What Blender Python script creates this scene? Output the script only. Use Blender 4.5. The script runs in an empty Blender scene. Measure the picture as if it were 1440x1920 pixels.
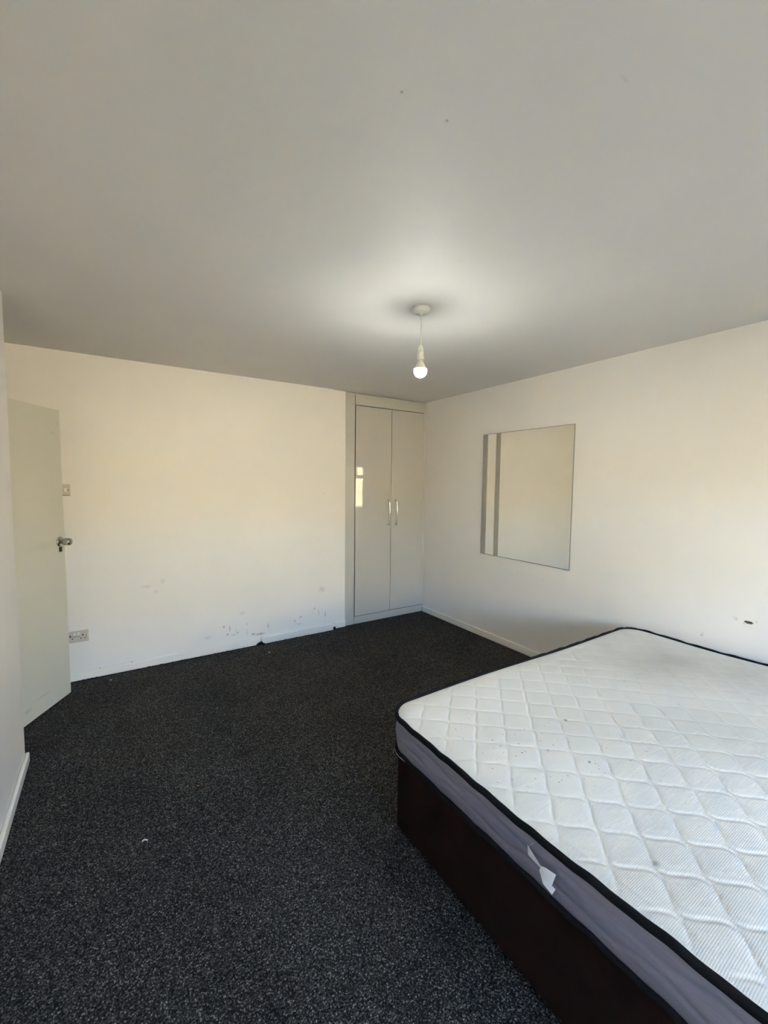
import bpy, bmesh, math, random
import numpy as np
from mathutils import Vector, Matrix

random.seed(7)
SC = bpy.context.scene
COL = SC.collection

# ------------------------------------------------------------------ camera
YAW, PITCH, ROLL, CAM_Z, FOC = 0.5743, -0.0699, 0.01063, 1.497, 791.7
cyw, syw, cp, sp = math.cos(YAW), math.sin(YAW), math.cos(PITCH), math.sin(PITCH)
fwd = Vector((syw * cp, cyw * cp, sp))
rgt = Vector((cyw, -syw, 0))
upv = rgt.cross(fwd)
cr, sr = math.cos(ROLL), math.sin(ROLL)
r2 = cr * rgt + sr * upv
u2 = -sr * rgt + cr * upv
cam = bpy.data.cameras.new('camera')
cam.sensor_fit = 'VERTICAL'
cam.sensor_height = 24.0
cam.lens = 24.0 * FOC / 1920.0
cam.clip_start = 0.02
camo = bpy.data.objects.new('camera', cam)
COL.objects.link(camo)
camo.matrix_world = Matrix(((r2.x, u2.x, -fwd.x, 0), (r2.y, u2.y, -fwd.y, 0), (r2.z, u2.z, -fwd.z, CAM_Z), (0, 0, 0, 1)))
SC.camera = camo

# ------------------------------------------------------------------ light
SC.view_settings.view_transform = 'Standard'
SC.view_settings.look = 'None'
SC.view_settings.gamma = 1.0
SC.view_settings.use_curve_mapping = False
SC.view_settings.exposure = 2.08
SC.cycles.diffuse_bounces = 4
SC.cycles.max_bounces = 8
SC.cycles.caustics_reflective = False

world = bpy.data.worlds.new('daylight_sky')
SC.world = world
world.use_nodes = True
wn = world.node_tree
bg = wn.nodes['Background']
sky = wn.nodes.new('ShaderNodeTexSky')
sky.sky_type = 'NISHITA'
sky.sun_disc = False
sky.dust_density = 0.3
sky.ozone_density = 2.0
sky.sun_elevation = math.radians(42)
sky.sun_rotation = math.radians(10)
wn.links.new(sky.outputs[0], bg.inputs[0])
bg.inputs[1].default_value = 2.8

sun = bpy.data.lights.new('sun', 'SUN')
sun.energy = 27.5
sun.angle = math.radians(0.6)
sun.color = (1.0, 0.92, 0.78)
suno = bpy.data.objects.new('sun', sun)
COL.objects.link(suno)
suno.rotation_euler = Vector((-0.15, -1.0, -0.85)).to_track_quat('-Z', 'Y').to_euler()

# window opening in the wall behind the camera
WX0, WX1, WZ0, WZ1 = 0.10, 2.15, 0.70, 2.02
NEAR_Y = -2.30
portal = bpy.data.lights.new('window_daylight_portal', 'AREA')
portal.shape = 'RECTANGLE'
portal.size = WX1 - WX0
portal.size_y = WZ1 - WZ0
portal.cycles.is_portal = True
po = bpy.data.objects.new('window_daylight_portal', portal)
COL.objects.link(po)
po.location = ((WX0 + WX1) / 2, NEAR_Y - 0.18, (WZ0 + WZ1) / 2)
po.rotation_euler = Vector((0, 1, 0)).to_track_quat('-Z', 'Z').to_euler()

# ------------------------------------------------------------------ node helpers
class NT:
    def __init__(self, name):
        self.m = bpy.data.materials.new(name)
        self.m.use_nodes = True
        self.t = self.m.node_tree
        self.b = self.t.nodes['Principled BSDF']
        self.out = self.t.nodes['Material Output']
    def n(self, typ, **kw):
        nd = self.t.nodes.new(typ)
        for k, v in kw.items():
            setattr(nd, k, v)
        return nd
    def link(self, a, b):
        self.t.links.new(a, b)
    def pos(self):
        return self.n('ShaderNodeNewGeometry').outputs['Position']
    def math(self, op, a, b=None, clamp=False):
        nd = self.n('ShaderNodeMath', operation=op)
        nd.use_clamp = clamp
        for i, v in enumerate((a, b)):
            if v is None: continue
            if isinstance(v, (int, float)): nd.inputs[i].default_value = v
            else: self.link(v, nd.inputs[i])
        return nd.outputs[0]
    def vmath(self, op, a, b=None):
        nd = self.n('ShaderNodeVectorMath', operation=op)
        for i, v in enumerate((a, b)):
            if v is None: continue
            if isinstance(v, tuple): nd.inputs[i].default_value = v
            else: self.link(v, nd.inputs[i])
        return nd.outputs['Value'] if op == 'LENGTH' else nd.outputs[0]
    def noise(self, scale, detail=3, rough=0.5, vec=None):
        nd = self.n('ShaderNodeTexNoise')
        nd.inputs['Scale'].default_value = scale
        nd.inputs['Detail'].default_value = detail
        nd.inputs['Roughness'].default_value = rough
        self.link(vec if vec is not None else self.pos(), nd.inputs['Vector'])
        return nd.outputs['Fac']
    def ramp(self, fac, stops, interp='LINEAR'):
        nd = self.n('ShaderNodeValToRGB')
        nd.color_ramp.interpolation = interp
        e = nd.color_ramp.elements
        while len(e) < len(stops): e.new(0.5)
        for i, (p, c) in enumerate(stops):
            e[i].position = p
            e[i].color = (c[0], c[1], c[2], 1) if isinstance(c, (tuple, list)) else (c, c, c, 1)
        self.link(fac, nd.inputs[0])
        return nd.outputs[0]
    def mix(self, fac, a, b, mode='MIX'):
        nd = self.n('ShaderNodeMixRGB', blend_type=mode)
        for i, v in enumerate((fac, a, b)):
            if isinstance(v, (int, float)): nd.inputs[i].default_value = v
            elif isinstance(v, tuple): nd.inputs[i].default_value = (v[0], v[1], v[2], 1)
            else: self.link(v, nd.inputs[i])
        return nd.outputs[0]
    def col(self, c):
        if isinstance(c, tuple): self.b.inputs['Base Color'].default_value = (c[0], c[1], c[2], 1)
        else: self.link(c, self.b.inputs['Base Color'])
    def set(self, rough=None, metal=None, spec=None):
        if rough is not None: self.b.inputs['Roughness'].default_value = rough
        if metal is not None: self.b.inputs['Metallic'].default_value = metal
        if spec is not None: self.b.inputs['Specular IOR Level'].default_value = spec
    def bump(self, h, strength=0.3, dist=0.002):
        nd = self.n('ShaderNodeBump')
        nd.inputs['Strength'].default_value = strength
        nd.inputs['Distance'].default_value = dist
        self.link(h, nd.inputs['Height'])
        self.link(nd.outputs[0], self.b.inputs['Normal'])
    def marks(self, lst, edge_noise):
        """lst of (center xyz, radii xyz, strength); a ragged ellipse for each; returns a mask"""
        pos = self.pos()
        acc = None
        for c, r, s in lst:
            d = self.vmath('SUBTRACT', pos, tuple(c))
            d = self.vmath('MULTIPLY', d, tuple(1.0 / k for k in r))
            l = self.vmath('LENGTH', d)
            l = self.math('ADD', l, edge_noise)
            m = self.math('MULTIPLY', self.math('SUBTRACT', 1.35, l, clamp=True), s, clamp=True)
            acc = m if acc is None else self.math('MAXIMUM', acc, m)
        return acc

def simple(name, c, rough=0.5, metal=0.0, spec=None):
    m = NT(name); m.col(c); m.set(rough, metal, spec)
    return m.m

BIG = 10.0
def paint(name, c, rough=0.55, marklist=None, markcol=(0.12, 0.10, 0.08), bump=0.25, var=0.03):
    m = NT(name)
    n1 = m.noise(1.1, 3, 0.55)
    base = m.ramp(n1, [(0.3, tuple(k * (1 - var) for k in c)), (0.7, tuple(min(1, k * (1 + var)) for k in c))])
    if marklist:
        en = m.math('MULTIPLY', m.noise(60, 4, 0.7), 0.9)
        mk = m.marks(marklist, en)
        base = m.mix(mk, base, markcol)
    m.col(base); m.set(rough)
    h = m.math('ADD', m.math('MULTIPLY', m.noise(2.2, 2), 1.0), m.math('MULTIPLY', m.noise(160, 2), 0.05))
    m.bump(h, bump, 0.012)
    return m.m

WALLC = (0.81, 0.78, 0.745)
back_marks = []
for x, z, rx, rz, s in [
    (0.799, 0.216, .009, .016, .8), (0.848, 0.197, .006, .034, .65), (0.916, 0.146, .012, .012, .45), (0.829, 0.143, .012, .014, .6),
    (0.997, 0.209, .012, .012, .3), (1.053, 0.105, .018, .012, .8), (1.191, 0.160, .007, .030, .65), (1.116, 0.095, .06, .014, .55),
    (1.450, 0.161, .008, .018, .7), (1.510, 0.187, .016, .011, .7), (1.493, 0.122, .03, .008, .4), (1.655, 0.249, .011, .014, .55),
    (1.700, 0.204, .005, .044, .5), (1.770, 0.171, .007, .038, .65), (1.735, 0.431, .045, .04, .22), (1.751, 1.384, .007, .008, .5),
    (0.956, 0.314, .03, .02, .2), (0.666, 0.146, .04, .02, .18), (0.217, 0.65, .05, .02, .16), (0.331, 0.679, .02, .03, .18), (0.28, 0.60, .02, .015, .18),
    (0.88, 0.13, .03, .008, .35), (0.90, 0.17, .005, .03, .3), (1.00, 0.13, .006, .05, .25)]:
    back_marks.append(((x, 3.80, z), (rx * 1.1, BIG, rz * 1.1), min(1, s * 1.25)))
right_marks = []
for y, z, ry, rz, s in [(0.905, 0.729, .014, .016, .35), (1.066, 0.583, .011, .012, .55), (1.060, 0.60, .006, .006, .5),
                        (0.812, 0.736, .008, .006, .8), (0.868, 0.712, .010, .014, .35), (2.537, 0.673, .012, .008, .3), (2.211, 0.69, .02, .02, .12), (0.92, .735, .006, .01, .3)]:
    right_marks.append(((3.03, y, z), (BIG, ry, rz), s))
ceil_marks = []
for x, y, rx, ry, s in [(0.593, 0.86, .006, .007, .7), (0.732, 0.861, .006, .006, .7), (0.99, 0.56, .03, .006, .12)]:
    ceil_marks.append(((x, y, 2.4), (rx, ry, BIG), s))

M_wall_back = paint('wall_paint_back', WALLC, 0.5, back_marks)
M_wall_right = paint('wall_paint_right', WALLC, 0.5, right_marks, (0.20, 0.17, 0.12))
M_wall = paint('wall_paint', WALLC, 0.5)
M_ceil = paint('ceiling_paint', (0.735, 0.715, 0.71), 0.62, ceil_marks, bump=0.22)
M_trim = paint('gloss_trim_paint', (0.84, 0.81, 0.755), 0.28, [((0.10, 3.78, 0.066), (.012, BIG, .006), .8), ((-0.11, 3.78, 0.066), (.008, BIG, .006), .8), ((1.86, 3.82, 0.07), (.02, BIG, .01), .6), ((1.12, 3.78, 0.03), (.012, BIG, .02), .6)], bump=0.1)
door_c = (0.62, 0.60, 0.515)
M_door = paint('door_gloss_paint', door_c, 0.32, [((-0.37, 3.40, 1.07), (.09, .2, .05), .10), ((-0.40, 3.36, 0.12), (.05, .1, .008), .3), ((-0.46, 3.24, 0.09), (.03, .06, .02), .3),
                                                    ((-0.285, 3.56, 1.86), (.005, .01, .012), .6), ((-0.31, 3.52, 1.80), (.008, .02, .008), .5), ((-0.273, 3.585, 1.24), (.006, .02, .006), .8), ((-0.273, 3.585, 1.15), (.006, .02, .008), .6)], bump=0.06)

# carpet
m = NT('charcoal_twist_carpet')
vor = m.n('ShaderNodeTexVoronoi'); vor.inputs['Scale'].default_value = 210
nz = m.n('ShaderNodeTexNoise'); nz.inputs['Scale'].default_value = 90; nz.inputs['Detail'].default_value = 3
p0 = m.pos(); m.link(p0, nz.inputs['Vector'])
wp = m.vmath('ADD', p0, m.vmath('MULTIPLY', nz.outputs['Color'], (0.008, 0.008, 0.008)))
m.link(wp, vor.inputs['Vector'])
rnd = m.n('ShaderNodeSeparateColor'); m.link(vor.outputs['Color'], rnd.inputs[0])
tuft = m.ramp(rnd.outputs[0], [(0.0, (0.034, 0.031, 0.029)), (0.5, (0.101, 0.092, 0.084)), (0.85, (0.196, 0.18, 0.165)), (1.0, (0.42, 0.385, 0.355))])
gap = m.ramp(vor.outputs['Distance'], [(0.15, 1.0), (0.65, 0.15)])
c = m.mix(1.0, tuft, gap, 'MULTIPLY')
big = m.ramp(m.noise(2.5, 3), [(0.3, 0.8), (0.7, 1.15)])
c = m.mix(1.0, c, big, 'MULTIPLY')
st = m.marks([((0.583, 2.289, 0), (.10, .05, BIG), .6)], m.math('MULTIPLY', m.noise(14, 3), .8))
c = m.mix(st, c, (0.006, 0.006, 0.006))
m.col(c); m.set(0.95, 0, 0.15)
hgt = m.math('MULTIPLY', m.math('SUBTRACT', 0.8, vor.outputs['Distance']), m.math('ADD', 0.5, rnd.outputs[1]))
m.bump(hgt, 1.0, 0.006)
M_carpet = m.m

M_ward = NT('gloss_wardrobe_grey'); M_ward.col((0.50, 0.485, 0.445)); M_ward.set(0.018, 0, 0.42); M_ward = M_ward.m
M_wardframe = NT('satin_wardrobe_frame'); M_wardframe.col((0.50, 0.485, 0.445)); M_wardframe.set(0.3); M_wardframe = M_wardframe.m
M_dark_gap = simple('dark_gap', (0.03, 0.028, 0.025), 0.9)
M_chrome = simple('polished_chrome', (0.60, 0.58, 0.54), 0.10, 1.0)
M_chrome_dull = simple('worn_chrome', (0.42, 0.40, 0.36), 0.25, 1.0)
M_black = simple('black_hole', (0.012, 0.011, 0.01), 0.7)
M_keytab = simple('dark_brass', (0.035, 0.028, 0.018), 0.45, 0.3)
M_plastic = simple('white_plastic', (0.74, 0.73, 0.69), 0.35)
M_plastic_cream = simple('aged_socket_plastic', (0.56, 0.51, 0.44), 0.4)
M_grub = simple('grubby_mark', (0.16, 0.12, 0.09), 0.7)
M_mirror = simple('mirror_silver', (0.80, 0.80, 0.765), 0.015, 1.0)
M_frost = simple('etched_glass', (0.40, 0.385, 0.34), 0.45, 0.35)
M_edge = simple('mirror_edge', (0.25, 0.26, 0.22), 0.3, 0.4)
M_bulb = NT('lit_bulb'); M_bulb.col((1, 1, 1)); M_bulb.b.inputs['Emission Color'].default_value = (0.97, 1.0, 0.92, 1); M_bulb.b.inputs['Emission Strength'].default_value = 118.0; M_bulb = M_bulb.m

m = NT('window_glass')
tr = m.n('ShaderNodeBsdfTransparent'); gl = m.n('ShaderNodeBsdfGlossy'); gl.inputs['Roughness'].default_value = 0.02
mx = m.n('ShaderNodeMixShader'); mx.inputs[0].default_value = 0.05
m.link(tr.outputs[0], mx.inputs[1]); m.link(gl.outputs[0], mx.inputs[2]); m.link(mx.outputs[0], m.out.inputs[0])
M_glass = m.m
M_upvc = simple('white_upvc', (0.8, 0.8, 0.78), 0.3)

# mattress cloths
m = NT('white_quilted_knit')
base = m.ramp(m.noise(3.0, 3), [(0.3, (0.69, 0.685, 0.655)), (0.7, (0.75, 0.745, 0.72))])
stain = m.marks([((2.55, 1.05, .5), (.55, .5, BIG), .6), ((2.7, .75, .5), (.35, .4, BIG), .5)], m.math('MULTIPLY', m.noise(5, 5, .65), 1.0))
base = m.mix(stain, base, (0.40, 0.385, 0.345))
v2 = m.n('ShaderNodeTexVoronoi'); v2.inputs['Scale'].default_value = 62
m.link(m.pos(), v2.inputs['Vector'])
sepc = m.n('ShaderNodeSeparateColor'); m.link(v2.outputs['Color'], sepc.inputs[0])
size = m.math('MULTIPLY', m.math('POWER', sepc.outputs[0], 2.0), 0.24)
dots = m.math('MULTIPLY', m.math('SUBTRACT', size, v2.outputs['Distance']), 30.0, clamp=True)
zone = m.marks([((1.22, 1.02, .5), (.32, .32, BIG), 1.0), ((1.5, .75, .5), (.35, .3, BIG), .5), ((2.2, 1.1, .5), (.6, .35, BIG), .4)], m.math('MULTIPLY', m.noise(4, 3), .6))
base = m.mix(m.math('MULTIPLY', m.math('MULTIPLY', dots, m.math('ADD', zone, 0.18)), 0.8, clamp=True), base, (0.12, 0.13, 0.13))
spots = m.marks([((1.53, .985, .5), (.008, .011, BIG), .9), ((1.145, .47, .5), (.013, .011, BIG), .5), ((1.30, .90, .5), (.006, .006, BIG), .8), ((1.36, .78, .5), (.007, .006, BIG), .8)], m.math('MULTIPLY', m.noise(80, 2), .5))
base = m.mix(spots, base, (0.06, 0.06, 0.06))
m.col(base); m.set(0.75, 0, 0.3)
wv = m.n('ShaderNodeTexWave', wave_type='BANDS', bands_direction='Y'); wv.inputs['Scale'].default_value = 70
m.link(m.pos(), wv.inputs['Vector'])
m.bump(m.math('ADD', wv.outputs['Fac'], m.noise(350, 2)), 0.12, 0.002)
M_knit = m.m

m = NT('grey_border_cloth')
p0 = m.pos()
strc = m.vmath('MULTIPLY', p0, (2.2, 2.2, 26.0))
nn = m.noise(2.0, 4, 0.6, strc)
m.col(m.ramp(nn, [(0.25, (0.185, 0.176, 0.222)), (0.75, (0.265, 0.252, 0.31))])); m.set(0.6, 0, 0.35)
m.bump(m.math('ADD', nn, m.math('MULTIPLY', m.noise(500, 1), .1)), 0.35, 0.006)
M_border = m.m
M_tape = simple('black_edging_tape', (0.010, 0.010, 0.011), 0.85, 0, 0.12)
M_whiteunder = simple('white_mattress_underside', (0.62, 0.61, 0.58), 0.8)
M_tag = simple('white_satin_tag', (0.78, 0.80, 0.85), 0.35)
m = NT('black_brown_upholstery')
nn = m.noise(9, 4, 0.6)
m.col(m.ramp(nn, [(0.3, (0.009, 0.004, 0.003)), (0.75, (0.020, 0.008, 0.006))])); m.set(0.7, 0, 0.10)
m.bump(m.math('ADD', m.noise(420, 2), m.math('MULTIPLY', m.noise(5, 2), 2.0)), 0.2, 0.003)
M_divan = m.m
M_pipe = simple('black_piping', (0.006, 0.005, 0.005), 0.3)
M_lint = simple('pale_lint', (0.5, 0.49, 0.46), 0.9)
M_fray = simple('carpet_fibre', (0.012, 0.012, 0.012), 1.0, 0, 0.1)

m = NT('sunlit_grass')
m.col(m.ramp(m.noise(8, 5), [(0.3, (0.08, 0.075, 0.035)), (0.7, (0.13, 0.115, 0.055))])); m.set(0.9)
M_grass = m.m
m = NT('yellow_green_leaves')
m.col(m.ramp(m.noise(5, 5, .7), [(0.3, (0.55, 0.43, 0.21)), (0.7, (0.79, 0.63, 0.39))])); m.set(0.8)
m.bump(m.noise(14, 4), 0.6, 0.05)
M_hedge = m.m
M_roof = simple('flat_roof_felt', (0.2, 0.2, 0.2), 0.9)

# ------------------------------------------------------------------ mesh helpers
def add_box(bm, x0, x1, y0, y1, z0, z1):
    v = [bm.verts.new(c) for c in ((x0, y0, z0), (x1, y0, z0), (x1, y1, z0), (x0, y1, z0), (x0, y0, z1), (x1, y0, z1), (x1, y1, z1), (x0, y1, z1))]
    for f in ((0, 3, 2, 1), (4, 5, 6, 7), (0, 1, 5, 4), (1, 2, 6, 5), (2, 3, 7, 6), (3, 0, 4, 7)):
        bm.faces.new([v[i] for i in f])
    return v

def link_obj(name, me, mat, parent=None, smooth=False):
    o = bpy.data.objects.new(name, me)
    COL.objects.link(o)
    if mat: me.materials.append(mat)
    if parent: o.parent = parent
    if smooth:
        for p in me.polygons: p.use_smooth = True
    return o

def from_bm(name, bm, mat, parent=None, smooth=False):
    bmesh.ops.recalc_face_normals(bm, faces=bm.faces)
    me = bpy.data.meshes.new(name)
    bm.to_mesh(me); bm.free()
    return link_obj(name, me, mat, parent, smooth)

def box(name, dims, mat, parent=None, bevel=0.0, seg=2):
    bm = bmesh.new()
    add_box(bm, *dims)
    if bevel:
        bmesh.ops.bevel(bm, geom=bm.edges[:], offset=bevel, segments=seg, profile=0.5, affect='EDGES')
    return from_bm(name, bm, mat, parent)

def boxes(name, lst, mat, parent=None, bevel=0.0):
    bm = bmesh.new()
    for d in lst: add_box(bm, *d)
    if bevel: bmesh.ops.bevel(bm, geom=bm.edges[:], offset=bevel, segments=2, profile=0.5, affect='EDGES')
    return from_bm(name, bm, mat, parent)

def lathe(name, prof, mat, parent=None, seg=32, loc=(0, 0, 0), axis=None, smooth=True):
    """prof list of (r, h); revolved about local Z, optional axis direction"""
    bm = bmesh.new()
    rings = []
    for r, h in prof:
        if r < 1e-6: rings.append([bm.verts.new((0, 0, h))])
        else: rings.append([bm.verts.new((r * math.cos(2 * math.pi * i / seg), r * math.sin(2 * math.pi * i / seg), h)) for i in range(seg)])
    for a, b in zip(rings, rings[1:]):
        for i in range(seg):
            j = (i + 1) % seg
            if len(a) == 1 and len(b) == 1: continue
            if len(a) == 1: bm.faces.new((a[0], b[i], b[j]))
            elif len(b) == 1: bm.faces.new((a[i], b[0], a[j]))
            else: bm.faces.new((a[i], a[j], b[j], b[i]))
    M = Matrix.Translation(loc)
    if axis is not None: M = M @ Vector(axis).to_track_quat('Z', 'Y').to_matrix().to_4x4()
    bm.transform(M)
    return from_bm(name, bm, mat, parent, smooth)

def tube(name, pts, r, mat, parent=None, seg=10):
    bm = bmesh.new()
    pts = [Vector(p) for p in pts]
    rings = []
    for i, p in enumerate(pts):
        d = (pts[min(i + 1, len(pts) - 1)] - pts[max(i - 1, 0)]).normalized()
        a = d.orthogonal() if abs(d.z) < 0.9 else Vector((1, 0, 0))
        a = (Vector((0, 0, 1)) if abs(d.z) < 0.9 else Vector((1, 0, 0)))
        u = d.cross(a).normalized(); v = d.cross(u).normalized()
        rings.append([bm.verts.new(p + r * (math.cos(2 * math.pi * k / seg) * u + math.sin(2 * math.pi * k / seg) * v)) for k in range(seg)])
    for a, b in zip(rings, rings[1:]):
        for k in range(seg):
            bm.faces.new((a[k], a[(k + 1) % seg], b[(k + 1) % seg], b[k]))
    bm.faces.new(rings[0][::-1]); bm.faces.new(rings[-1])
    return from_bm(name, bm, mat, parent, True)

def empty(name, loc):
    o = bpy.data.objects.new(name, None)
    COL.objects.link(o); o.location = loc; o.empty_display_size = 0.05
    return o

def keep(root):
    """children were modelled in world space: undo the root's offset"""
    inv = Matrix.Translation(root.location).inverted()
    for c in root.children:
        c.matrix_parent_inverse = inv
    return root

def tag(o, label, cat, group=None):
    o['label'] = label; o['category'] = cat
    if group: o['group'] = group
    return o

def struct(o, label=None, cat=None):
    o['kind'] = 'structure'
    if label: o['label'] = label
    if cat: o['category'] = cat
    return o

# ------------------------------------------------------------------ room shell
H = 2.4
XR, XL, XD = 3.03, -0.42, -0.64     # right wall, near left wall, doorway wall
YB, YA = 3.80, 3.827                # back wall face, alcove/cupboard face
struct(box('floor', (-1.9, XR, NEAR_Y, 4.5, -0.12, 0.0), M_carpet), 'dark charcoal speckled carpet covering the whole floor', 'carpet')
struct(box('ceiling', (-1.9, XR + 0.12, NEAR_Y - 0.3, 4.5, H, H + 0.2), M_ceil), 'plain white painted ceiling with a few dark specks', 'ceiling')
struct(boxes('wall_back', [(-1.9, 1.855, YB, 4.5, 0, H), (1.855, 2.005, YA, 4.5, 0, H), (2.005, XR, 4.4, 4.5, 0, H)], M_wall_back),
       'white back wall with scuffs and marks low down beside the cupboard', 'wall')
struct(box('wall_right', (XR, XR + 0.12, NEAR_Y, 4.5, -0.12, H), M_wall_right), 'white right wall carrying the mirror, chipped above the mattress', 'wall')
bm = bmesh.new()
vs = add_box(bm, XD - 0.12, XL, NEAR_Y, 2.82, 0, H)
e = [e for e in bm.edges if all(abs(v.co.x - XL) < 1e-5 and abs(v.co.y - 2.82) < 1e-5 for v in e.verts)]
bmesh.ops.bevel(bm, geom=e, offset=0.012, segments=4, profile=0.5, affect='EDGES')
struct(from_bm('wall_left', bm, M_wall), 'white wall end at the left edge of the picture, in front of the door', 'wall')
# wall with the doorway
DY0, DY1, DZ = 2.87, 3.66, 1.985
struct(boxes('wall_doorway', [(XD - 0.12, XD, 2.82, DY0, 0, H), (XD - 0.12, XD, DY1, YB, 0, H), (XD - 0.12, XD, DY0, DY1, DZ, H)], M_wall),
       'white wall holding the doorway behind the open door', 'wall')
struct(boxes('wall_hallway', [(-1.9, -1.8, 1.9, YB, 0, H), (-1.8, XD - 0.12, 1.8, 1.9, 0, H)], M_wall), 'white hallway wall beyond the doorway', 'wall')
struct(boxes('trim_1', [(XD - 0.12, XD + 0.004, DY0, DY0 + 0.022, 0, DZ), (XD - 0.12, XD + 0.004, DY1 - 0.022, DY1, 0, DZ), (XD - 0.12, XD + 0.004, DY0 + 0.022, DY1 - 0.022, DZ - 0.022, DZ)], M_trim),
       'white door lining around the doorway', 'door frame')
# wall behind the camera, with the window opening
struct(boxes('wall_near', [(-0.9, WX0, NEAR_Y - 0.28, NEAR_Y, -0.12, H), (WX1, XR + 0.12, NEAR_Y - 0.28, NEAR_Y, -0.12, H), (WX0, WX1, NEAR_Y - 0.28, NEAR_Y, -0.12, WZ0), (WX0, WX1, NEAR_Y - 0.28, NEAR_Y, WZ1, H)], M_wall),
       'white window wall seen only in reflections', 'wall')

# window: frame, transom, mullions, panes
win = empty('window_1', ((WX0 + WX1) / 2, NEAR_Y - 0.16, WZ0))
struct(win, 'white framed window reflected in the left cupboard door', 'window')
fy0, fy1 = NEAR_Y - 0.19, NEAR_Y - 0.13
fw = 0.11
ZT = 1.645
xs = [WX0, 1.22, WX1]
boxes('frame', [(WX0, WX0 + fw, fy0, fy1, WZ0, WZ1), (WX1 - fw, WX1, fy0, fy1, WZ0, WZ1), (WX0 + fw, WX1 - fw, fy0, fy1, WZ0, WZ0 + fw), (WX0 + fw, WX1 - fw, fy0, fy1, WZ1 - fw, WZ1)], M_upvc, win)
box('transom', (WX0 + fw, WX1 - fw, fy0, fy1, ZT - 0.05, ZT + 0.05), M_upvc, win)
for x in xs[1:2]:
    boxes('mullion', [(x - 0.03, x + 0.03, fy0, fy1, WZ0 + fw, ZT - 0.05), (x - 0.03, x + 0.03, fy0, fy1, ZT + 0.05, WZ1 - fw)], M_upvc, win)
for i in range(2):
    a = xs[i] + (fw if i == 0 else 0.03); b = xs[i + 1] - (fw if i == 1 else 0.03)
    box('pane', (a, b, NEAR_Y - 0.163, NEAR_Y - 0.157, WZ0 + fw, ZT - 0.05), M_glass, win)
    box('pane', (a, b, NEAR_Y - 0.163, NEAR_Y - 0.157, ZT + 0.05, WZ1 - fw), M_glass, win)
box('glazing_bar', (0.405, 0.455, fy0 + .005, fy1 - .005, ZT + 0.05, WZ1 - fw), M_upvc, win)
box('window_sill', (WX0 - 0.03, WX1 + 0.03, NEAR_Y - 0.13, NEAR_Y + 0.05, WZ0 - 0.025, WZ0), M_trim, win, 0.004)
keep(win)

# garden beyond the window
struct(box('garden_ground', (-14, 14, -16, NEAR_Y - 0.28, -0.4, -0.2), M_grass), 'sunlit grass outside the window', 'ground')
bm = bmesh.new()
bmesh.ops.create_grid(bm, x_segments=90, y_segments=26, size=1.0)
for v in bm.verts:
    x, z = v.co.x * 9, (v.co.y + 1) * 1.35 - 0.22
    n = math.sin(x * 3.1 + z * 2.3) * 0.1 + math.sin(x * 7.7 - z * 5.1) * 0.07 + random.uniform(-.09, .09)
    v.co = Vector((x + random.uniform(-.04, .04), -8.1 + n + 0.25 * math.cos(z), z + (0.15 * math.sin(x * 1.7) if z > 2.2 else 0)))
res = bmesh.ops.extrude_face_region(bm, geom=bm.faces[:])
for v in res['geom']:
    if isinstance(v, bmesh.types.BMVert): v.co.y -= 1.0
hedge = from_bm('garden_hedge', bm, M_hedge)
tag(hedge, 'sunlit yellow-green hedge outside, reflected in the left cupboard door', 'hedge')

# baseboards
BBH, BBT = 0.066, 0.018
def board(name, dims, label):
    return struct(box(name, dims, M_trim, None, 0.006), label, 'baseboard')
board('baseboard_back', (XD, 1.115, YB - BBT, YB, 0, BBH), 'white painted baseboard along the back wall, left length')
board('baseboard_middle', (1.122, 1.852, YB - BBT - 0.002, YB, 0, BBH + 0.003), 'white painted baseboard along the back wall, right length')
board('baseboard_alcove', (1.857, 2.004, YA - BBT, YA, 0, BBH + 0.006), 'short white baseboard piece beside the cupboard')
board('baseboard_right', (XR - BBT, XR, NEAR_Y, YA - 0.002, 0, BBH - 0.002), 'white painted baseboard along the right wall under the mirror')
board('baseboard_left', (XL, XL + BBT, NEAR_Y, 2.815, 0, BBH - 0.012), 'white painted baseboard along the near left wall')

# frayed carpet tufts standing against the baseboard
def fray(x, y, w, h, n):
    bm = bmesh.new()
    for _ in range(n):
        u_ = random.gauss(0, .5)
        a = x + u_ * w; t = h * math.exp(-u_ * u_) * random.uniform(.5, 1); s = random.uniform(.004, .009)
        lx = random.uniform(-.3, .3) * t
        b = [bm.verts.new((a - s, y - .002, 0)), bm.verts.new((a + s, y - .002, 0)), bm.verts.new((a + s, y - .014, 0)), bm.verts.new((a - s, y - .014, 0))]
        q = [bm.verts.new((a + lx - s * .7, y - .003, t * .75)), bm.verts.new((a + lx + s * .7, y - .003, t * .75)), bm.verts.new((a + lx + s * .6, y - .009, t * .7)), bm.verts.new((a + lx - s * .6, y - .009, t * .7))]
        tp = bm.verts.new((a + lx * 1.3, y - .005, t))
        bm.faces.new(b)
        for k in range(4):
            bm.faces.new((b[k], b[(k + 1) % 4], q[(k + 1) % 4], q[k])); bm.faces.new((q[k], q[(k + 1) % 4], tp))
    return from_bm('frayed_carpet_edge', bm, M_fray)
tag(fray(1.112, YB - BBT - .002, .035, .036, 26), 'black frayed carpet tuft at the joint of the back baseboards', 'carpet fray')
tag(fray(1.868, YA - BBT + .002, .018, .034, 20), 'black frayed carpet tuft at the corner of the alcove baseboard', 'carpet fray')
bm = bmesh.new()
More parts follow.
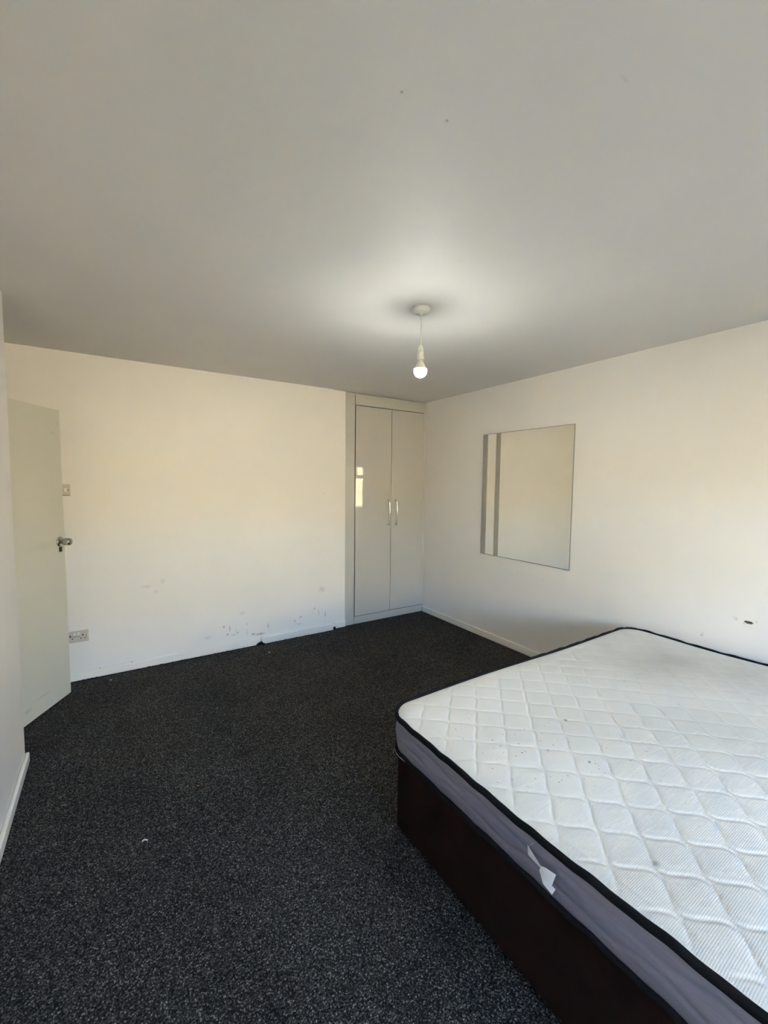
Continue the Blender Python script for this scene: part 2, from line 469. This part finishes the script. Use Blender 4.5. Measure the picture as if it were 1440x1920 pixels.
for x0_, x1_, axis in ((-0.25, 1.10, 0), (1.14, 1.84, 0)):
    x = x0_
    while x < x1_:
        w = random.uniform(.01, .04); h = random.uniform(.001, .007)
        b = [bm.verts.new((x, YB - BBT - .003, 0)), bm.verts.new((x + w, YB - BBT - .003, 0)), bm.verts.new((x + w, YB - BBT - .012, 0)), bm.verts.new((x, YB - BBT - .012, 0))]
        tp = [bm.verts.new((x + w * .3, YB - BBT - .004, h)), bm.verts.new((x + w * .7, YB - BBT - .004, h))]
        bm.faces.new(b); bm.faces.new((b[0], b[1], tp[1], tp[0])); bm.faces.new((b[2], b[3], tp[0], tp[1])); bm.faces.new((b[1], b[2], tp[1])); bm.faces.new((b[3], b[0], tp[0]))
        x += w * random.uniform(.8, 1.3)
o = from_bm('carpet_edge_pile', bm, M_fray); o['kind'] = 'stuff'
o.parent = bpy.data.objects['floor']

# ------------------------------------------------------------------ door
hinge = Vector((-0.645, 2.893, 0)); free = Vector((-0.274, 3.584, 0))
dv = (free - hinge); DL = dv.length; dv.normalize()
nv = Vector((dv.y, -dv.x, 0))      # face towards the camera
door = empty('door_1', (hinge.x, hinge.y, 0.0))
struct(door, 'white flush door standing ajar at the left, chrome knob', 'door')
DM = Matrix(((dv.x, nv.x, 0, hinge.x), (dv.y, nv.y, 0, hinge.y), (0, 0, 1, 0), (0, 0, 0, 1)))   # local x along leaf, y out of face
def dbox(name, dims, mat, bevel=0.0):
    bm = bmesh.new(); add_box(bm, *dims)
    if bevel: bmesh.ops.bevel(bm, geom=bm.edges[:], offset=bevel, segments=2, profile=.5, affect='EDGES')
    bm.transform(DM)
    return from_bm(name, bm, mat, door)
dbox('leaf', (0.0, DL, -0.036, 0.0, 0.010, 1.953), M_door, 0.002)
for z in (0.25, 1.0, 1.72):
    c = DM @ Vector((-0.004, -0.004, z))
    h = lathe('hinge', [(0, 0), (.006, 0), (.006, .09), (0, .09)], M_chrome_dull, door, 12, c)
kz = 1.077; kx = DL - 0.05
k0 = DM @ Vector((kx, 0, kz))
lathe('knob_rose', [(0, 0.0005), (.033, 0.0005), (.034, .004), (.030, .008), (.016, .011), (0, .011)], M_chrome_dull, door, 32, k0, nv)
lathe('knob', [(.012, .010), (.0125, .022), (.021, .027), (.0245, .036), (.0245, .060), (.022, .068), (.016, .072), (0.0, .0725)], M_chrome_dull, door, 32, k0, nv)
lathe('knob_button', [(0, .0726), (.008, .0726), (.0075, .076), (0, .077)], M_chrome, door, 20, k0, nv)
dbox('keyhole_cover', (kx - .013, kx + .013, 0.0005, .006, kz - .068, kz - .034), M_keytab, .003)
lathe('hook_hole', [(0, .0003), (.006, .0003), (.006, .003), (0, .003)], M_black, door, 12, DM @ Vector((0.33, 0, 1.70)), nv)
keep(door)

# ------------------------------------------------------------------ fitted cupboard
cup = empty('fitted_cupboard', (2.52, YA, 0))
tag(cup, 'glossy grey-beige two-door fitted cupboard in the far corner', 'cupboard')
CX0, CX1 = 2.006, XR - 0.001
boxes('carcass', [(CX0, CX0 + .018, YA + .03, 4.398, .01, H - .003), (CX1 - .018, CX1, YA + .03, 4.398, .01, H - .003), (CX0 + .018, CX1 - .018, 4.38, 4.398, .01, H - .003), (CX0 + .018, CX1 - .018, YA + .03, 4.38, .04, .058), (CX0 + .018, CX1 - .018, YA + .03, 4.38, H - .03, H - .003)], M_wardframe, cup)
box('side_stile', (CX0, 2.112, YA, YA + .03, .002, H - .002), M_wardframe, cup, .0015)
box('top_rail', (2.115, 2.997, YA - .006, YA + .03, 2.283, H - .016), M_wardframe, cup, .0015)
box('scribe_strip', (3.001, CX1, YA + .002, YA + .03, .085, H - .002), M_wardframe, cup, .001)
box('top_scribe', (2.1135, 2.998, YA + .004, YA + .03, H - .014, H - .002), M_wardframe, cup, .001)
box('plinth', (2.1135, XR - BBT - .001, YA, YA + .03, .002, .080), M_wardframe, cup, .0015)
DT = YA - .004
for i, (a, b, hx) in enumerate(((2.121, 2.560, 2.525), (2.566, 2.995, 2.621))):
    d = box('door', (a, b, DT, DT + .020, .086, 2.277), M_ward, cup, .002)
    d['label'] = 'glossy cupboard door reflecting the window' if i == 0 else 'glossy cupboard door next to the right wall'
    # bow handle with two feet
    z0, z1 = 1.028, 1.316
    n = 17
    pts = []
    for k in range(n):
        t = k / (n - 1)
        pts.append((hx, DT - .030 - .008 * math.sin(math.pi * t), z0 + .008 + (z1 - z0 - .016) * t))
    hd = tube('handle', pts, .0055, M_chrome, d)
    for zz in (z0 + .012, z1 - .012):
        ft = lathe('handle_foot', [(0, 0), (.008, 0), (.0065, .006), (.0055, .031), (0, .031)], M_chrome, d, 16, (hx, DT, zz), (0, -1, 0))
keep(cup)

# ------------------------------------------------------------------ wall mirror
mir = empty('wall_mirror', (XR, 2.447, 0.82))
tag(mir, 'frameless rectangular wall mirror with two etched vertical stripes', 'mirror')
MY0, MY1, MZ0, MZ1 = 1.973, 2.921, .820, 1.962
box('backing', (XR - .0035, XR - .0002, MY0 + .001, MY1 - .001, MZ0 + .001, MZ1 - .001), M_edge, mir)
box('glass', (XR - .008, XR - .0036, MY0, MY1, MZ0, MZ1), M_mirror, mir, .0015, 2)
boxes('polished_edge', [(XR - .0082, XR - .0036, MY0 - .0025, MY0 - .0002, MZ0 - .0025, MZ1 + .0025), (XR - .0082, XR - .0036, MY1 + .0002, MY1 + .0025, MZ0 - .0025, MZ1 + .0025),
                        (XR - .0082, XR - .0036, MY0, MY1, MZ0 - .0025, MZ0 - .0002), (XR - .0082, XR - .0036, MY0, MY1, MZ1 + .0002, MZ1 + .0025)], M_edge, mir)
for a, b in ((2.866, 2.919), (2.706, 2.758)):
    box('etched_stripe', (XR - .0088, XR - .0081, a, b, MZ0 + .002, MZ1 - .002), M_frost, mir)
keep(mir)

# chipped plaster on the right wall
bm = bmesh.new()
n = 15
rim, mid = [], []
for k in range(n):
    a = 2 * math.pi * k / n; s = random.uniform(.7, 1.25)
    rim.append(bm.verts.new((XR - .0004, .846 + .021 * s * math.cos(a), .724 + .009 * s * math.sin(a))))
    mid.append(bm.verts.new((XR - .003, .846 + .017 * s * math.cos(a), .724 + .007 * s * math.sin(a))))
ce = bm.verts.new((XR - .0012, .846, .724))
for k in range(n):
    j = (k + 1) % n
    bm.faces.new((rim[k], rim[j], mid[j], mid[k])); bm.faces.new((mid[k], mid[j], ce))
chip = from_bm('plaster_chip', bm, simple('bare_brown_plaster', (0.10, 0.075, 0.045), 0.9))
chip.parent = bpy.data.objects['wall_right']

# ------------------------------------------------------------------ pendant light
LX, LY = 1.381, 1.798
pen = empty('pendant_light', (LX, LY, H))
tag(pen, 'bare lit bulb hanging on a white cord from the ceiling rose', 'ceiling light')
lathe('ceiling_rose', [(0, H - .0003), (.047, H - .0003), (.048, H - .006), (.046, H - .012), (.040, H - .022), (.036, H - .0245), (.010, H - .026), (.008, H - .034), (0, H - .034)], M_plastic, pen, 40, (LX, LY, 0))
tube('cord', [(LX, LY, H - .033), (LX + .0005, LY, 2.30), (LX - .0005, LY, 2.205)], .0040, M_plastic, pen)
hold = lathe('lamp_holder', [(0, 2.213), (.006, 2.212), (.011, 2.206), (.0155, 2.194), (.0165, 2.186), (.0165, 2.1845), (.0148, 2.1835), (.0148, 2.1815), (.0165, 2.1805), (.0170, 2.152), (.0170, 2.151), (.0195, 2.150), (.0195, 2.144), (.017, 2.143), (.017, 2.136), (0, 2.136)], M_plastic, pen, 32, (LX, LY, 0))
lathe('bulb_body', [(0, 2.1358), (.0135, 2.1358), (.015, 2.128), (.022, 2.112), (.0325, 2.0935), (.0335, 2.0915), (0, 2.0915)], M_plastic, pen, 32, (LX, LY, 0))
prof = [(0.0, 2.0910)]
for k in range(0, 13):
    a = math.radians(75 + (180 - 75) * k / 12)
    prof.append((max(0.0, .034 * math.sin(a)), 2.082 + .034 * math.cos(a)))
prof[-1] = (0.0, 2.082 - .034)
prof[0] = (0.0, prof[1][1])
lathe('bulb_dome', prof, M_bulb, pen, 28, (LX, LY, 0))
keep(pen)

# ------------------------------------------------------------------ socket and switch on the back wall
def double_socket(x0, x1, z0, z1):
    r = empty('double_socket', ((x0 + x1) / 2, YB, z0))
    tag(r, 'grubby white double power socket low on the back wall beside the door', 'socket')
    box('plate', (x0, x1, YB - .010, YB - .0003, z0, z1), M_plastic_cream, r, .003)
    xm = (x0 + x1) / 2; zc = (z0 + z1) / 2
    for s in (-1, 1):
        cx_ = xm + s * .038
        sw = box('rocker_switch', (xm + s * .012 - .006, xm + s * .012 + .006, YB - .0135, YB - .0101, zc + .012, zc + .032), M_plastic, r, .001)
        box('earth_slot', (cx_ - .004, cx_ + .004, YB - .0108, YB - .0099, zc + .004, zc + .016), M_black, r)
        box('pin_slot', (cx_ - .017, cx_ - .008, YB - .0108, YB - .0099, zc - .016, zc - .010), M_black, r)
        box('pin_slot', (cx_ + .008, cx_ + .017, YB - .0108, YB - .0099, zc - .016, zc - .010), M_black, r)
        lathe('screw', [(0, 0), (.004, 0), (.0035, .001), (0, .001)], M_grub, r, 12, (xm + s * .060, YB - .010, zc), (0, -1, 0))
    box('grime_streak', (xm - .045, xm + .02, YB - .0106, YB - .0099, zc + .0005, zc + .0035), M_grub, r)
    return keep(r)
double_socket(-0.318, -0.170, .290, .376)
sw = empty('light_switch', (-0.288, YB, 1.375))
tag(sw, 'small cream light switch half hidden behind the open door', 'light switch')
box('plate', (-0.330, -0.246, YB - .009, YB - .0003, 1.376, 1.460), M_plastic_cream, sw, .003)
for s in (-1, 1):
    box('rocker', (-0.288 + s * .014 - .007, -0.288 + s * .014 + .007, YB - .013, YB - .0091, 1.406, 1.432), M_plastic, sw, .0015)
    lathe('screw', [(0, 0), (.004, 0), (.0035, .001), (0, .001)], M_grub, sw, 12, (-0.288 + s * .030, YB - .009, 1.418), (0, -1, 0))
box('grime_streak', (-0.300, -0.250, YB - .0094, YB - .0089, 1.379, 1.383), M_grub, sw)
keep(sw)

# ------------------------------------------------------------------ bed base
BX0, BX1, BY0, BY1 = 0.998, 2.965, 0.10, 1.425
base_o = empty('divan_bed_base', ((BX0 + BX1) / 2, (BY0 + BY1) / 2, 0))
tag(base_o, 'black-brown upholstered divan bed base under the mattress', 'bed base')
bm = bmesh.new()
add_box(bm, BX0, BX1, BY0, BY1, .012, .352)
bmesh.ops.bevel(bm, geom=[e for e in bm.edges], offset=.018, segments=4, profile=.5, affect='EDGES')
from_bm('divan_body', bm, M_divan, base_o, True)
for x in (BX0 + .12, BX1 - .12):
    for y in (BY0 + .12, BY1 - .12):
        lathe('glide_foot', [(0, .0), (.025, .0), (.025, .0125), (0, .0125)], M_black, base_o, 16, (x, y, 0))

def rr_path(x0, x1, y0, y1, r, step=.02, nc=14):
    """rounded rectangle, counter-clockwise; list of (x, y, nx, ny)"""
    P = []
    def line(ax, ay, bx, by, nx, ny):
        n = max(2, int(math.hypot(bx - ax, by - ay) / step))
        for i in range(n):
            t = i / n
            P.append((ax + (bx - ax) * t, ay + (by - ay) * t, nx, ny))
    def arc(cx, cy, a0):
        for i in range(nc):
            a = a0 + math.pi / 2 * i / nc
            P.append((cx + r * math.cos(a), cy + r * math.sin(a), math.cos(a), math.sin(a)))
    line(x0 + r, y0, x1 - r, y0, 0, -1); arc(x1 - r, y0 + r, -math.pi / 2)
    line(x1, y0 + r, x1, y1 - r, 1, 0); arc(x1 - r, y1 - r, 0)
    line(x1 - r, y1, x0 + r, y1, 0, 1); arc(x0 + r, y1 - r, math.pi / 2)
    line(x0, y1 - r, x0, y0 + r, -1, 0); arc(x0 + r, y0 + r, math.pi)
    return P

def sweep(name, path, section, mat, parent, closed_section=True, deform=None, smooth=True):
    """section: list of (offset outward, z)"""
    bm = bmesh.new()
    rings = []
    for i, (x, y, nx, ny) in enumerate(path):
        ring = []
        for (o, z) in section:
            q = Vector((x + nx * o, y + ny * o, z))
            if deform: q = deform(q, nx, ny)
            ring.append(bm.verts.new(q))
        rings.append(ring)
    ns = len(section)
    for i in range(len(rings)):
        a, b = rings[i], rings[(i + 1) % len(rings)]
        for k in range(ns if closed_section else ns - 1):
            j = (k + 1) % ns
            bm.faces.new((a[k], b[k], b[j], a[j]))
    return from_bm(name, bm, mat, parent, smooth)

tube_path = rr_path(BX0 + .004, BX1 - .004, BY0 + .004, BY1 - .004, .02, .05, 6)
sweep('piping', tube_path, [(.006 * math.cos(2 * math.pi * k / 8) + .000, .345 + .006 * math.sin(2 * math.pi * k / 8)) for k in range(8)], M_pipe, base_o)
keep(base_o)

# ------------------------------------------------------------------ mattress
MX0, MX1, MYN, MYF = .984, 2.962, .085, 1.475
ZB, ZT2, RAD = .366, .518, .11
mat_o = empty('mattress', ((MX0 + MX1) / 2, (MYN + MYF) / 2, .354))
tag(mat_o, 'white quilted mattress with grey border and black edging on the divan', 'mattress')

def soft(x, y):
    """gentle unevenness of the mattress shared by all its parts: (push out on the left side, lift)"""
    lift = .004 * math.sin(3.1 * y + 1.0) + .003 * math.sin(4.3 * x + .4) + .0025 * math.sin(9 * y + 5 * x)
    return lift
def deform(q, nx, ny):
    t = (q.z - ZB) / (ZT2 - ZB)
    q.z += soft(q.x, q.y) * max(0, min(1, t))
    if nx < -.1:   # left flank bulges a little in the middle
        q.x -= -nx * .013 * max(0, math.sin(math.pi * max(0, min(1, (q.y - .1) / 1.35)))) * (.35 + .65 * max(0, min(1, t)))
    return q

path = rr_path(MX0, MX1, MYN, MYF, RAD, .012, 24)
# border with shallow horizontal quilting
sec = []
NSEC = 24
for k in range(NSEC + 1):
    t = k / NSEC
    sec.append((.010 * math.sin(math.pi * t) - .004, ZB + (ZT2 - ZB) * t))
def border_deform(q, nx, ny):
    t = (q.z - ZB) / (ZT2 - ZB)
    s = q.x * (abs(ny)) + q.y * abs(nx)
    w = 0
    for ph, c in ((0, .36), (2.1, .66)):
        yy = c + .055 * math.sin(2 * math.pi * s / .31 + ph) + .03 * math.sin(2 * math.pi * s / .17 + ph * 2)
        w -= .0035 * math.exp(-((t - yy) / .045) ** 2)
    w += .0012 * math.sin(s * 41 + t * 9) * math.sin(math.pi * t)
    q.x += nx * w; q.y += ny * w
    return deform(q, nx, ny)
sweep('border', path, sec, M_border, mat_o, False, border_deform)
def tape_sec(z, hw, th, out):
    return [(out + th * math.cos(2 * math.pi * k / 12), z + hw * math.sin(2 * math.pi * k / 12)) for k in range(12)]
def tape_deform(q, nx, ny):
    s = q.x * abs(ny) + q.y * abs(nx)
    q.z += .0016 * math.sin(s * 38) + .001 * math.sin(s * 71 + 1)
    return deform(q, nx, ny)
sweep('top_edging', path, tape_sec(ZT2 + .004, .0125, .0085, .003), M_tape, mat_o, True, tape_deform)
sweep('bottom_edging', path, tape_sec(ZB + .001, .0095, .007, .003), M_tape, mat_o, True, tape_deform)

# quilted top panel
w_, A_, L_ = .0775, .031, .157
NXg, NYg = 560, 390
ys = np.linspace(MYN, MYF, NYg + 1)
S = np.linspace(0, 1, NXg + 1)
dyc = np.maximum(0, np.maximum(MYN + RAD - ys, ys - (MYF - RAD)))
ins = RAD - np.sqrt(np.maximum(0, RAD ** 2 - dyc ** 2))
bul = .013 * np.maximum(0, np.sin(np.pi * np.clip((ys - .1) / 1.35, 0, 1)))
X = (MX0 + ins - bul)[:, None] + S[None, :] * (MX1 - MX0 - 2 * ins + bul)[:, None]
Y = np.repeat(ys[:, None], NXg + 1, 1)
# distance to the rounded outline (approximate)
ex = np.minimum(X - (MX0 - bul[:, None]), MX1 - X); ey = np.minimum(Y - MYN, MYF - Y)
cxx = np.maximum(0, RAD - ex); cyy = np.maximum(0, RAD - ey)
D = np.where((cxx > 0) & (cyy > 0), RAD - np.hypot(cxx, cyy), np.minimum(ex, ey))
D = np.maximum(D, 0)
kf = (X - 1.085) / w_
best = np.full(X.shape, 9.0)
for dk in (-1, 0, 1, 2):
    k = np.floor(kf) + dk
    sg = np.where(np.mod(k, 2) == 0, 1.0, -1.0)
    ph = 2 * np.pi * (Y - .30) / L_
    xc = 1.085 + w_ * k + sg * A_ * np.cos(ph)
    sl = sg * A_ * (2 * np.pi / L_) * -np.sin(ph)
    best = np.minimum(best, np.abs(X - xc) / np.sqrt(1 + sl ** 2))
fade = np.clip(D / .05, 0, 1)
rngv = np.random.RandomState(3)
wob = .003 * np.sin(2.7 * X + 1.3) * np.sin(3.3 * Y) + .002 * np.sin(7 * X + 5 * Y)
worn = 1 - .75 * np.clip((X - 1.7) / .8, 0, 1)
quilt = .0019 * (1 - np.exp(-(best / .0052) ** 2)) * worn + .0009 * np.clip(best / .035, 0, 1)
lift = .004 * np.sin(3.1 * Y + 1.0) + .003 * np.sin(4.3 * X + .4) + .0025 * np.sin(9 * Y + 5 * X)
dome = .008 * (1 - np.exp(-D / .02)) + .016 * (1 - np.exp(-D / .25))
Z = ZT2 + .004 + lift + dome + (quilt - .004) * fade + wob * fade
verts = np.stack([X, Y, Z], -1).reshape(-1, 3)
idx = np.arange((NXg + 1) * (NYg + 1)).reshape(NYg + 1, NXg + 1)
faces = np.stack([idx[:-1, :-1], idx[:-1, 1:], idx[1:, 1:], idx[1:, :-1]], -1).reshape(-1, 4)
me = bpy.data.meshes.new('quilted_top')
me.from_pydata(verts.tolist(), [], faces.tolist()); me.update()
link_obj('quilted_top', me, M_knit, mat_o, True)

# white underside peeping out at the far left corner
def under_deform(q, nx, ny):
    d = math.hypot(q.x - MX0, q.y - MYF)
    g = .016 * math.exp(-(d / .16) ** 2)
    q.x += nx * g; q.y += ny * g
    return q
up = rr_path(MX0 + .004, MX1 - .004, MYN + .004, MYF - .004, RAD, .03, 14)
bm = bmesh.new()
ra = [bm.verts.new(under_deform(Vector((x, y, .3545)), nx, ny)) for x, y, nx, ny in up]
rb = [bm.verts.new(under_deform(Vector((x, y, ZB - .004)), nx, ny)) for x, y, nx, ny in up]
for i in range(len(up)):
    j = (i + 1) % len(up)
    bm.faces.new((ra[i], ra[j], rb[j], rb[i]))
bm.faces.new(ra[::-1]); bm.faces.new(rb)
from_bm('underside_panel', bm, M_whiteunder, mat_o)

# folded white care tag sewn into the border
TX = MX0 - .028
tagpts = [((.716, .482, 0), (.714, .455, .002)), ((.694, .474, -.003), (.692, .452, .001)), ((.668, .463, -.006), (.668, .452, -.002)), ((.652, .470, -.006), (.655, .449, -.011)), ((.622, .474, -.004), (.628, .440, -.014))]
tag2 = [((.668, .458, -.004), (.671, .449, -.006)), ((.648, .440, -.008), (.654, .427, -.012)), ((.620, .436, -.007), (.626, .419, -.012))]
bm = bmesh.new()
for tp in (tagpts, tag2):
    fr = [[bm.verts.new((TX + p[2], p[0], p[1])) for p in pr] for pr in tp]
    bk = [[bm.verts.new((TX + p[2] + .0008, p[0], p[1])) for p in pr] for pr in tp]
    for i in range(len(tp) - 1):
        bm.faces.new((fr[i][0], fr[i][1], fr[i + 1][1], fr[i + 1][0]))
        bm.faces.new((bk[i][0], bk[i + 1][0], bk[i + 1][1], bk[i][1]))
        bm.faces.new((fr[i][0], fr[i + 1][0], bk[i + 1][0], bk[i][0])); bm.faces.new((fr[i][1], bk[i][1], bk[i + 1][1], fr[i + 1][1]))
    bm.faces.new((fr[0][0], bk[0][0], bk[0][1], fr[0][1])); bm.faces.new((fr[-1][0], fr[-1][1], bk[-1][1], bk[-1][0]))
t = from_bm('care_tag', bm, M_tag, mat_o); t['label'] = 'crumpled white care tag'
tube('loose_thread', [(TX + .004, .700, .500), (TX - .003, .708, .488), (TX - .001, .712, .470)], .0004, M_tag, mat_o, 5)
keep(mat_o)

# ------------------------------------------------------------------ bits of lint on the carpet
for x, y, s, lab in [(.077, 1.92, .010, 'white scrap of lint on the carpet, nearest the left wall'), (1.123, 3.557, .008, 'pale scrap of lint on the carpet below the back wall'), (-.04, 3.665, .007, 'tiny pale scrap of lint near the door and back wall')]:
    pts = [(x + s * (t - .5) * 2, y + .4 * s * math.sin(5 * t), .0035 + .002 * math.sin(3.1 * t)) for t in [k / 6 for k in range(7)]]
    o = tube('lint', pts, .0028, M_lint)
    tag(o, lab, 'lint', 'scraps of lint on the carpet')
